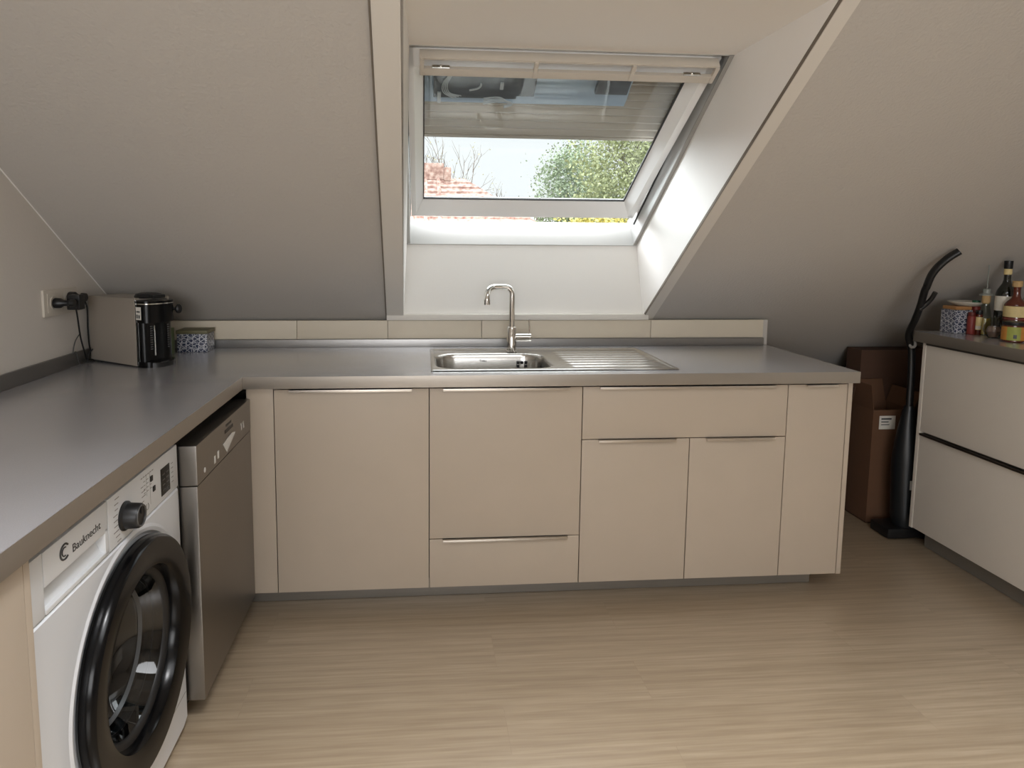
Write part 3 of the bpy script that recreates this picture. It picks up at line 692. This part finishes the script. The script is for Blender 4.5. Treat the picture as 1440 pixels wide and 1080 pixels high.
# socket plate, plugs and cables on the left wall
sc_ = thing('wall_socket', 'white double wall socket plate above the left worktop', 'socket', (XW, .16, 1.197))
link('plate', MB().box(XW, XW+.010, .045, .275, 1.148, 1.248, .004), socket_m, sc_)
for yc in (.102, .215):
    b = MB(); b.lathe([(.0, .0015), (.0, .0015), (.0195, .0015), (.021, .010), (.023, .0125), (.0245, .010)], (XW+.002, yc, 1.198), 'X', 28)
    link('socket_ring', b, socket_m, sc_)
    b = MB(); b.box(XW+.009, XW+.0115, yc-.036, yc+.036, 1.162, 1.234, .002); link('insert', b, socket_m, sc_)
def plug(y, z, lab, path, L, r=.0185):
    t = thing('power_plug', lab, 'plug', (XW+.012, y, z), 'plugs in the double wall socket')
    b = MB(); b.lathe([(0, 0), (r, 0), (r+.001, .006), (r, .022), (r*.6, .032), (r*.55, L-.02), (r*.8, L-.016), (r*.75, L), (0, L)], (XW+.012, y, z), 'X', 20); link('plug_body', b, black_m, t)
    link('cable', MB().tube(smooth_path(path), .0032, 8), black_m, t)
plug(.110, 1.196, 'black round plug with long stem in the left socket, nearer the viewer', [(XW+.07, .11, 1.196), (XW+.080, .125, 1.17), (XW+.062, .18, 1.06), (XW+.040, .25, .985), (XW+.022, .30, CT+.014), (XW+.020, .36, CT+.005)], .072)
plug(.215, 1.210, 'black round plug in the right socket, close to the coffee machine', [(XW+.06, .215, 1.21), (XW+.070, .225, 1.17), (XW+.052, .26, 1.08), (XW+.03, .31, 1.0), (XW+.022, .35, .97), (XW+.02, .42, .96)], .062, .021)
single('plug_adapter', MB().box(XW+.034, XW+.082, .148, .190, 1.166, 1.224, .006), black_m, 'black square adapter block between the round plugs', 'adapter', origin=(XW+.06, .17, 1.166))
single('thin_cable', MB().tube(smooth_path([(XW+.010, .285, 1.06), (XW+.008, .245, 1.03), (XW+.010, .22, .985), (XW+.017, .23, CT+.056), (XW+.022, .25, CT+.004), (XW+.06, .30, CT+.003)]), .002, 6), grey_pl, 'thin dark cable looping over the left upstand, nearest the viewer', 'cable', origin=(XW+.022, .25, CT))
single('thin_cable', MB().tube(smooth_path([(XW+.09, .40, CT+.05), (XW+.05, .35, CT+.062), (XW+.028, .31, CT+.04), (XW+.024, .30, CT+.004)]), .0028, 6), black_m, 'short black cable arching beside the back of the coffee machine', 'cable', origin=(XW+.024, .30, CT))

# ------------------------------------------------------------------ right cabinet
door_m_lightened = mat('beige_laminate_lightened', 'd9d3ca', .42, var=.03, vscale=(9, 9, 9), spec=.4)  # beige door laminate lightened to offset dimmer light on this side
rc = thing('drawer_cabinet', 'wide beige cabinet with two deep drawers at the right side of the room', 'cabinet', (3.25, -.45, 0))
RXF = 2.90; RY0, RY1 = -1.30, .40
link('side_panel', MB().box(RXF-.002, 3.60, RY1-.018, RY1, .09, .989, .001), door_m_lightened, rc)
link('carcass', MB().box(RXF+.022, 3.60, RY0, RY1-.02, .09, .985), dark_gap, rc)
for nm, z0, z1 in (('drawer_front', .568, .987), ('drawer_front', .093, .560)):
    d = link(nm, MB().box(RXF, RXF+.019, RY0, RY1-.020, z0, z1-.002, .0012), door_m_lightened, rc)
    b = MB(); b.box(RXF-.014, RXF+.016, RY0+.03, RY1-.035, z1-.0015, z1+.0008, .0004); b.box(RXF-.0155, RXF-.0125, RY0+.03, RY1-.035, z1-.008, z1+.0008, .0005)
    link('handle', b, handle_d, d)
link('plinth', MB().box(RXF+.06, RXF+.075, RY0, RY1-.03, .001, .088), plinth_m, rc)
for y in (RY0+.1, RY1-.1): link('leg', MB().cyl((RXF+.12, y, 0), .018, .09, n=12), black_m, rc)
CR = 1.037
rw = thing('worktop', 'dark grey metallic worktop on the right drawer cabinet', 'worktop', (3.25, -.45, .99))
link('top_surface', MB().box(RXF-.028, 3.632, RY0, RY1+.028, .991, CR-.0005), counter_m, rw)
link('edge_band', MB().box(RXF-.030, RXF-.0275, RY0, RY1+.030, .990, CR, .0005).box(RXF-.030, 3.632, RY1+.0275, RY1+.030, .990, CR, .0005), edge_m, rw)

# things on the right worktop
def rot_z(cx, cy, a): return Matrix.Translation((cx, cy, 0)) @ Matrix.Rotation(a, 4, 'Z') @ Matrix.Translation((-cx, -cy, 0))
tn = thing('storage_tin', 'square tin with blue and white ornament and a wooden lid on the right worktop', 'tin', (3.033, .377, CR))
b = MB().box(2.990, 3.076, .335, .420, CR, CR+.108, .007); link('body', b, tin_m, tn)
link('lid', MB().box(2.993, 3.073, .338, .417, CR+.108, CR+.124, .005), wood_lid, tn)
b = MB(); b.lathe([(0, 0), (.05, 0), (.076, .016), (.078, .020), (.073, .019), (.05, .006), (0, .005)], (3.087, 0.385, CR+.1245), n=36)
single('saucer', b, ceramic, 'shallow off-white dish lying on the lid of the right patterned tin', 'dish', origin=(3.087, 0.385, CR+.1245))
def spice(x, y, r, h, body, cap, lab, capm='cap'):
    t = thing('spice_jar', lab, 'jar', (x, y, CR), 'jars and bottles on the right worktop')
    link('glass', MB().lathe([(0, 0), (r*.9, 0), (r, .003), (r, h*.80), (r*.75, h*.86), (0, h*.86)], (x, y, CR), n=22), body, t)
    link(capm, MB().lathe([(r*.86, h*.84), (r*.9, h*.86), (r*.9, h), (0, h+.002)], (x, y, CR), n=22), cap, t)
    return t
spice(3.053, 0.315, .016, .100, red_m, mat('red_cap', '5e1d18', .5), 'small dark red spice jar in front of the patterned tin')
t = spice(3.115, 0.365, .018, .15, red_m, green_cap, 'small jar with green screw cap beside the patterned tin')
t = spice(3.080, 0.305, .0145, .110, amber, black_m, 'slim brown spice jar with yellow label left of the oil bottle')
link('label', MB().lathe([(.0149, .022), (.0149, .080)], (3.080, 0.305, CR), n=22), label_cream, t); link('label_print', MB().lathe([(.0152, .026), (.0152, .040)], (3.080, 0.305, CR), n=22), label_white, t)
def bottle(name, x, y, prof, m, lab, cat='bottle'):
    t = thing(name, lab, cat, (x, y, CR), 'jars and bottles on the right worktop')
    link('glass', MB().lathe(prof, (x, y, CR), n=28), m, t); return t
t = bottle('oil_cruet', 3.104, 0.302, [(0, 0), (.026, 0), (.028, .004), (.0275, .06), (.022, .10), (.015, .13), (.014, .150), (.0155, .153)], clear_gl, 'clear glass oil cruet with cork and grey pourer on the right worktop')
link('oil', MB().lathe([(0, .003), (.026, .003), (.0255, .058), (.023, .075), (0, .075)], (3.104, 0.302, CR), n=24), oil_m, t)
link('stopper', MB().lathe([(0, .14), (.012, .14), (.0165, .150), (.0165, .178), (0, .178)], (3.104, 0.302, CR), n=20), cork, t)
b = MB(); b.lathe([(0, .178), (.026, .178), (.027, .184), (.015, .188), (.015, .204), (.012, .208), (0, .209)], (3.104, 0.302, CR), n=20); b.tube(smooth_path([(3.104, 0.302, CR+.20), (3.104, 0.302, CR+.26), (3.104, 0.302, CR+.315)]), .0022, 8)
link('pourer', b, mat('grey_pourer', '8f938c', .35), t)
t = bottle('bulb_vase', 3.052, 0.195, [(0, 0), (.018, 0), (.03, .012), (.038, .035), (.036, .055), (.024, .075), (.014, .085), (.016, .09)], clear_gl, 'small round clear glass jar with a pinkish swirl in front of the oil cruet', 'jar')
link('swirl', MB().lathe([(0, .004), (.016, .004), (.028, .03), (.02, .05), (0, .052)], (3.052, 0.195, CR), n=24), mat('pinkish_fill', '8d6f66', .4, var=.5, vscale=(60, 60, 60)), t)
t = bottle('wine_bottle', 3.148, 0.250, [(0, 0), (.036, 0), (.038, .004), (.038, .185), (.034, .205), (.018, .235), (.0135, .252), (.0135, .312), (.0155, .314), (.0155, .322), (.0135, .324)], wine_gl, 'tall dark wine bottle with black capsule, the tallest on the right worktop')
link('capsule', MB().lathe([(.0145, .300), (.016, .303), (.0165, .336), (0, .337)], (3.148, 0.250, CR), n=22), black_m, t)
link('neck_band', MB().lathe([(.0142, .275), (.0150, .278), (.0150, .298), (.0142, .300)], (3.148, 0.250, CR), n=22), label_cream, t)
link('label', MB().lathe([(.0385, .115), (.0385, .18)], (3.148, 0.250, CR), n=28), label_white, t)
t = bottle('liqueur_bottle', 3.126, 0.175, [(0, 0), (.038, 0), (.041, .004), (.041, .145), (.036, .158), (.018, .175), (.014, .19), (.014, .225), (.017, .23), (.017, .238), (0, .239)], amber, 'squat dark amber bottle with two cream labels beside the wine bottle')
link('label', MB().lathe([(.0415, .095), (.0415, .142)], (3.126, 0.175, CR), n=28), label_cream, t); link('neck_label', MB().lathe([(.0415, .085), (.0415, .09)], (3.126, 0.175, CR), n=28), red_m, t)
link('stopper', MB().lathe([(.0172, .225), (.0185, .23), (.0185, .25), (0, .252)], (3.126, 0.175, CR), n=20), cork, t)
t = bottle('spread_jar', 3.039, 0.085, [(0, 0), (.038, 0), (.041, .004), (.041, .066), (.037, .072), (.037, .075)], amber, 'low jar with a green and orange label at the front of the bottles')
link('label', MB().lathe([(.0415, .008), (.0415, .064)], (3.039, 0.085, CR), n=28), label_orange, t)
lb_ = MB().rings([[(3.039+.0419*math.cos(R(a)), 0.085+.0419*math.sin(R(a)), CR+z) for a in range(195, 262, 6)] for z in (.008, .064)], closed=False); link('label_patch', lb_, label_green, t)
link('label_mark', MB().rings([[(3.039+.0422*math.cos(R(a)), 0.085+.0422*math.sin(R(a)), CR+z) for a in range(226, 244, 4)] for z in (.016, .032)], closed=False), black_m, t)
link('lid', MB().lathe([(.039, .07), (.040, .072), (.040, .084), (0, .085)], (3.039, 0.085, CR), n=28), black_m, t)
t = bottle('decanter', 3.258, 0.240, [(0, 0), (.04, 0), (.043, .005), (.042, .12), (.03, .16), (.016, .19), (.014, .25), (.019, .26)], clear_gl, 'clear glass bottle with cork and ball stopper at the right edge of the photo')
link('drink', MB().lathe([(0, .003), (.04, .003), (.0395, .11), (0, .11)], (3.258, 0.240, CR), n=24), amber, t)
b = MB(); b.sphere((3.258, 0.240, CR+.285), .018); b.cyl((3.258, 0.240, CR+.245), .014, .03, n=18); link('stopper', b, cork, t)

# ------------------------------------------------------------------ vacuum cleaner and cartons behind the right cabinet
vc = thing('upright_vacuum', 'black stick vacuum cleaner leaning beside the right drawer cabinet', 'vacuum cleaner', (2.95, .49, 0))
link('wand', MB().tube(smooth_path([(2.925, .49, .50), (2.925, .49, .75), (2.912, .485, .93), (2.872, .462, 1.015), (2.838, .39, 1.09), (2.812, .33, 1.165), (2.79, .285, 1.235), (2.783, .262, 1.265)]), .017, 14, flat=.8), black_m, vc)
link('handle', MB().tube(smooth_path([(2.786, .272, 1.252), (2.778, .24, 1.305), (2.785, .215, 1.345), (2.808, .19, 1.384), (2.838, .168, 1.414)]), .019, 14, flat=.75), black_m, vc)
link('cord_hook', MB().tube(smooth_path([(2.812, .33, 1.15), (2.828, .315, 1.175), (2.838, .30, 1.20), (2.842, .285, 1.23)]), .010, 10), black_m, vc)
link('body', MB().tube(smooth_path([(2.945, .495, .05), (2.94, .495, .16), (2.932, .495, .30), (2.928, .495, .45), (2.926, .495, .56), (2.928, .493, .66)], 5), .05, 20, rs=[.045+.0045*i*(1 if i < 4 else 0) if i < 4 else (.058 if i < 14 else .058-.0032*(i-13)) for i in range(26)]), mat('vacuum_shell', '16191c', .4), vc)
link('floor_head', MB().box(2.83, 3.07, .445, .575, .004, .055, .012), black_m, vc)
link('button', MB().cyl((2.905, .468, .965), .020, .012, 'Y', n=20, bev=.003), mat('pale_button', '8d8a86', .4), vc)
link('badge', MB().box(2.918, 2.934, .434, .4375, .255, .30), white_ink, vc)

def carton(x0, x1, y0, y1, z1, lab, m, flaps, label=None, z0=0.001, rz=0):
    cx, cy = (x0+x1)/2, (y0+y1)/2
    t = thing('cardboard_box', lab, 'box', None, 'cardboard boxes behind the cabinets', matrix=Matrix.Translation((cx, cy, z0)) @ Matrix.Rotation(rz, 4, 'Z'))
    w, d, h = (x1-x0)/2, (y1-y0)/2, z1-z0; th = .004
    b = MB(); b.box(-w, w, -d, -d+th, 0, h).box(-w, w, d-th, d, 0, h).box(-w, -w+th, -d+th, d-th, 0, h).box(w-th, w, -d+th, d-th, 0, h).box(-w, w, -d, d, 0, th)
    link('carton_body', b, m, t, local=True)
    for q, o_ in flaps(w, d, h): link('flap', MB().slab(q, o_), m, t, local=True)
    return t, w, d, h
t, w, d, h = carton(2.855, 3.075, .64, .84, .60, 'tall open brown cardboard box with a white shipping label, nearest the vacuum cleaner', card,
    lambda w, d, h: [([(-w, -d, h), (-w, d, h), (-w-.02, d, h+.13), (-w-.02, -d, h+.13)], (.004, 0, 0)), ([(w, -d, h), (w, d, h), (w+.03, d, h+.09), (w+.03, -d, h+.09)], (-.004, 0, 0)),
        ([(-w+.01, d, h), (w-.01, d, h), (w-.03, d+.01, h+.12), (-w+.04, d+.01, h+.12)], (0, -.004, 0))], rz=0)
link('shipping_label', MB().box(-.075, .012, -d-.001, -d, h-.10, h-.03), paper, t, local=True)
link('label_print', MB().box(-.065, -.01, -d-.0016, -d-.001, h-.050, h-.042).box(-.065, -.025, -d-.0016, -d-.001, h-.064, h-.059).box(-.065, -.02, -d-.0016, -d-.001, h-.078, h-.074), ink, t, local=True)
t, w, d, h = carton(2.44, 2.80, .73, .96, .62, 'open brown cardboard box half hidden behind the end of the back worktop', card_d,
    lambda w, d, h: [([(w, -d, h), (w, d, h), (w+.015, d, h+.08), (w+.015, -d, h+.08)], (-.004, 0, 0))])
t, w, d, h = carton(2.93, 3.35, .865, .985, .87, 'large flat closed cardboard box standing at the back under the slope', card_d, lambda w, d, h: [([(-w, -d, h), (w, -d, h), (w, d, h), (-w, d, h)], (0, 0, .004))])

# ------------------------------------------------------------------ outside: neighbouring roof, trees
nh = thing('neighbour_house', 'distant house with a reddish clay tile roof seen at the left of the window', 'house', (-2, 16, -3))
link('wall', MB().box(-8, 1.0, 14.6, 17.5, -3, 1.0), brick_wall, nh)
b = MB()
def roofpl(x0, x1, y0, y1, z0, z1, xr0, xr1, rows):
    """hipped roof slope with overlapping tile rows; xr: right verge bottom and top"""
    for k in range(rows):
        t0, t1 = k/rows, (k+1)/rows+.02
        ya, yb2 = y0+(y1-y0)*t0, y0+(y1-y0)*min(t1, 1.02); za, zb2 = z0+(z1-z0)*t0, z0+(z1-z0)*min(t1, 1.02)
        xa, xb2 = xr0+(xr1-xr0)*t0, xr0+(xr1-xr0)*min(t1, 1)
        b.hexa([(x0, ya, za), (xa, ya, za), (xb2, yb2, zb2), (x0, yb2, zb2), (x0, ya, za+.09), (xa, ya, za+.09), (xb2, yb2, zb2+.02), (x0, yb2, zb2+.02)])
roofpl(-8, 3, 13.4, 16.2, 1.2, 3.25, 4.6, 1.7, 14)
b.box(-8, 1.15, 16.1, 16.35, 3.25, 3.72, .05)
b.box(1.15, 1.35, 16.0, 16.35, 3.22, 3.60, .05)
for k in range(26): b.tube([(-8+k*.36, 13.42, 1.30), (-8+k*.36, 16.2, 3.34)], .05, 5)
b.prism([(4.6, 13.4, 1.2), (1.7, 16.2, 3.25), (1.7, 17.9, 1.2)], (.05, 0, .05))
link('roof', b, tile_m, nh)

def branchy(name, x, y, z0, h, spread, n, lab, seed, r0=.09):
    random.seed(seed); b = MB(); tips = []
    b.tube([(x, y, z0), (x+.05, y, z0+h*.35), (x, y, z0+h*.55)], r0, 7, rs=[r0, r0*.8, r0*.6])
    def grow(p, d, l, r, dep):
        q = p+d*l; mid = p+d*l*.5+Vector((random.uniform(-1, 1), random.uniform(-1, 1), random.uniform(-.3, 1)))*l*.08
        b.tube([p, mid, q], r, 5, rs=[r, r*.8, r*.5])
        if dep == 0: tips.append(q); return
        for _ in range(random.choice((2, 3))):
            nd = (d+Vector((random.uniform(-1, 1), random.uniform(-1, 1), random.uniform(-.2, .9)))*spread).normalized(); grow(p+d*l*random.uniform(.5, 1), nd, l*random.uniform(.55, .8), r*.55, dep-1)
    for k in range(n):
        a = 2*math.pi*k/n; grow(Vector((x, y, z0+h*random.uniform(.3, .55))), Vector((math.cos(a)*.6, math.sin(a)*.6, 1)).normalized(), h*.25, r0*.5, 3)
    return b, tips
def leaves(mb, pts, per, size, rad):
    for p in pts:
        for _ in range(per):
            c = Vector(p)+Vector([random.gauss(0, rad) for _ in range(3)]); u = Vector([random.uniform(-1, 1) for _ in range(3)]).normalized(); v = u.cross(Vector([random.uniform(-1, 1) for _ in range(3)])).normalized()
            s_ = size*random.uniform(.6, 1.3); q = [c-u*s_, c-v*s_*.6, c+u*s_, c+v*s_*.6]
            f = mb.bm.faces.new([mb.bm.verts.new(a) for a in q]); f.smooth = False
def tree(name, x, y, z0, h, spread, n, lab, seed, lm=None, per=0, size=.1, rad=.3, crown=None, r0=.09):
    t = thing(name, lab, 'tree', (x, y, z0), 'trees beyond the window'); b, tips = branchy(name, x, y, z0, h, spread, n, lab, seed, r0)
    link('branches', b, bark, t)
    if crown:
        random.seed(seed+1); pts = []
        (cx, cy, cz, ax, ay, az, N) = crown
        while len(pts) < N:
            p = [random.uniform(-1, 1) for _ in range(3)]
            if sum(q*q for q in p) <= 1: pts.append((cx+p[0]*ax, cy+p[1]*ay, cz+p[2]*az))
        tips = pts
    if per:
        b = MB(); leaves(b, tips, per, size, rad); link('foliage', b, lm, t)
tree('bare_tree', 1.25, 19.6, -1, 6.3, .6, 9, 'bare tree behind the tiled roof at the left of the window view', 5, leaf_y, 1, .03, .15, r0=.07)
tree('bare_tree', 3.0, 19.2, 0, 3.2, .8, 9, 'low leafless tree between the tiled roof and the green trees', 9, leaf_y, 1, .02, .1, r0=.05)
tree('bare_tree', 4.2, 20.6, 0, 3.3, .8, 9, 'low leafless tree nearest the green trees', 19, leaf_y, 1, .02, .1, r0=.05)
tree('green_tree', 5.3, 16.8, -1, 4, .5, 4, 'dense dull green tree in the middle right of the window view', 2, leaf_d, 60, .045, .2, (5.2, 16.8, 2.75, 1.35, .8, 1.7, 230))
tree('green_tree', 6.3, 13.2, -1, 5, .5, 4, 'tall green tree with yellowing leaves at the right of the window view', 4, leaf_g, 60, .045, .22, (6.0, 13.2, 3.0, 1.75, .7, 1.9, 300))
tree('yellow_shrub', 4.7, 9.6, -1, 3, .5, 4, 'low yellow-green shrub just above the window sill, in front of the trees', 6, leaf_y, 60, .04, .15, (4.4, 9.6, 1.6, 1.5, .4, .42, 110))
single('ground', MB().box(-30, 40, 3.0, 60, -3.1, -3.0), mat('distant_lawn', '7d8468', .95), 'distant lawn outside below the window', 'ground', kind='structure')
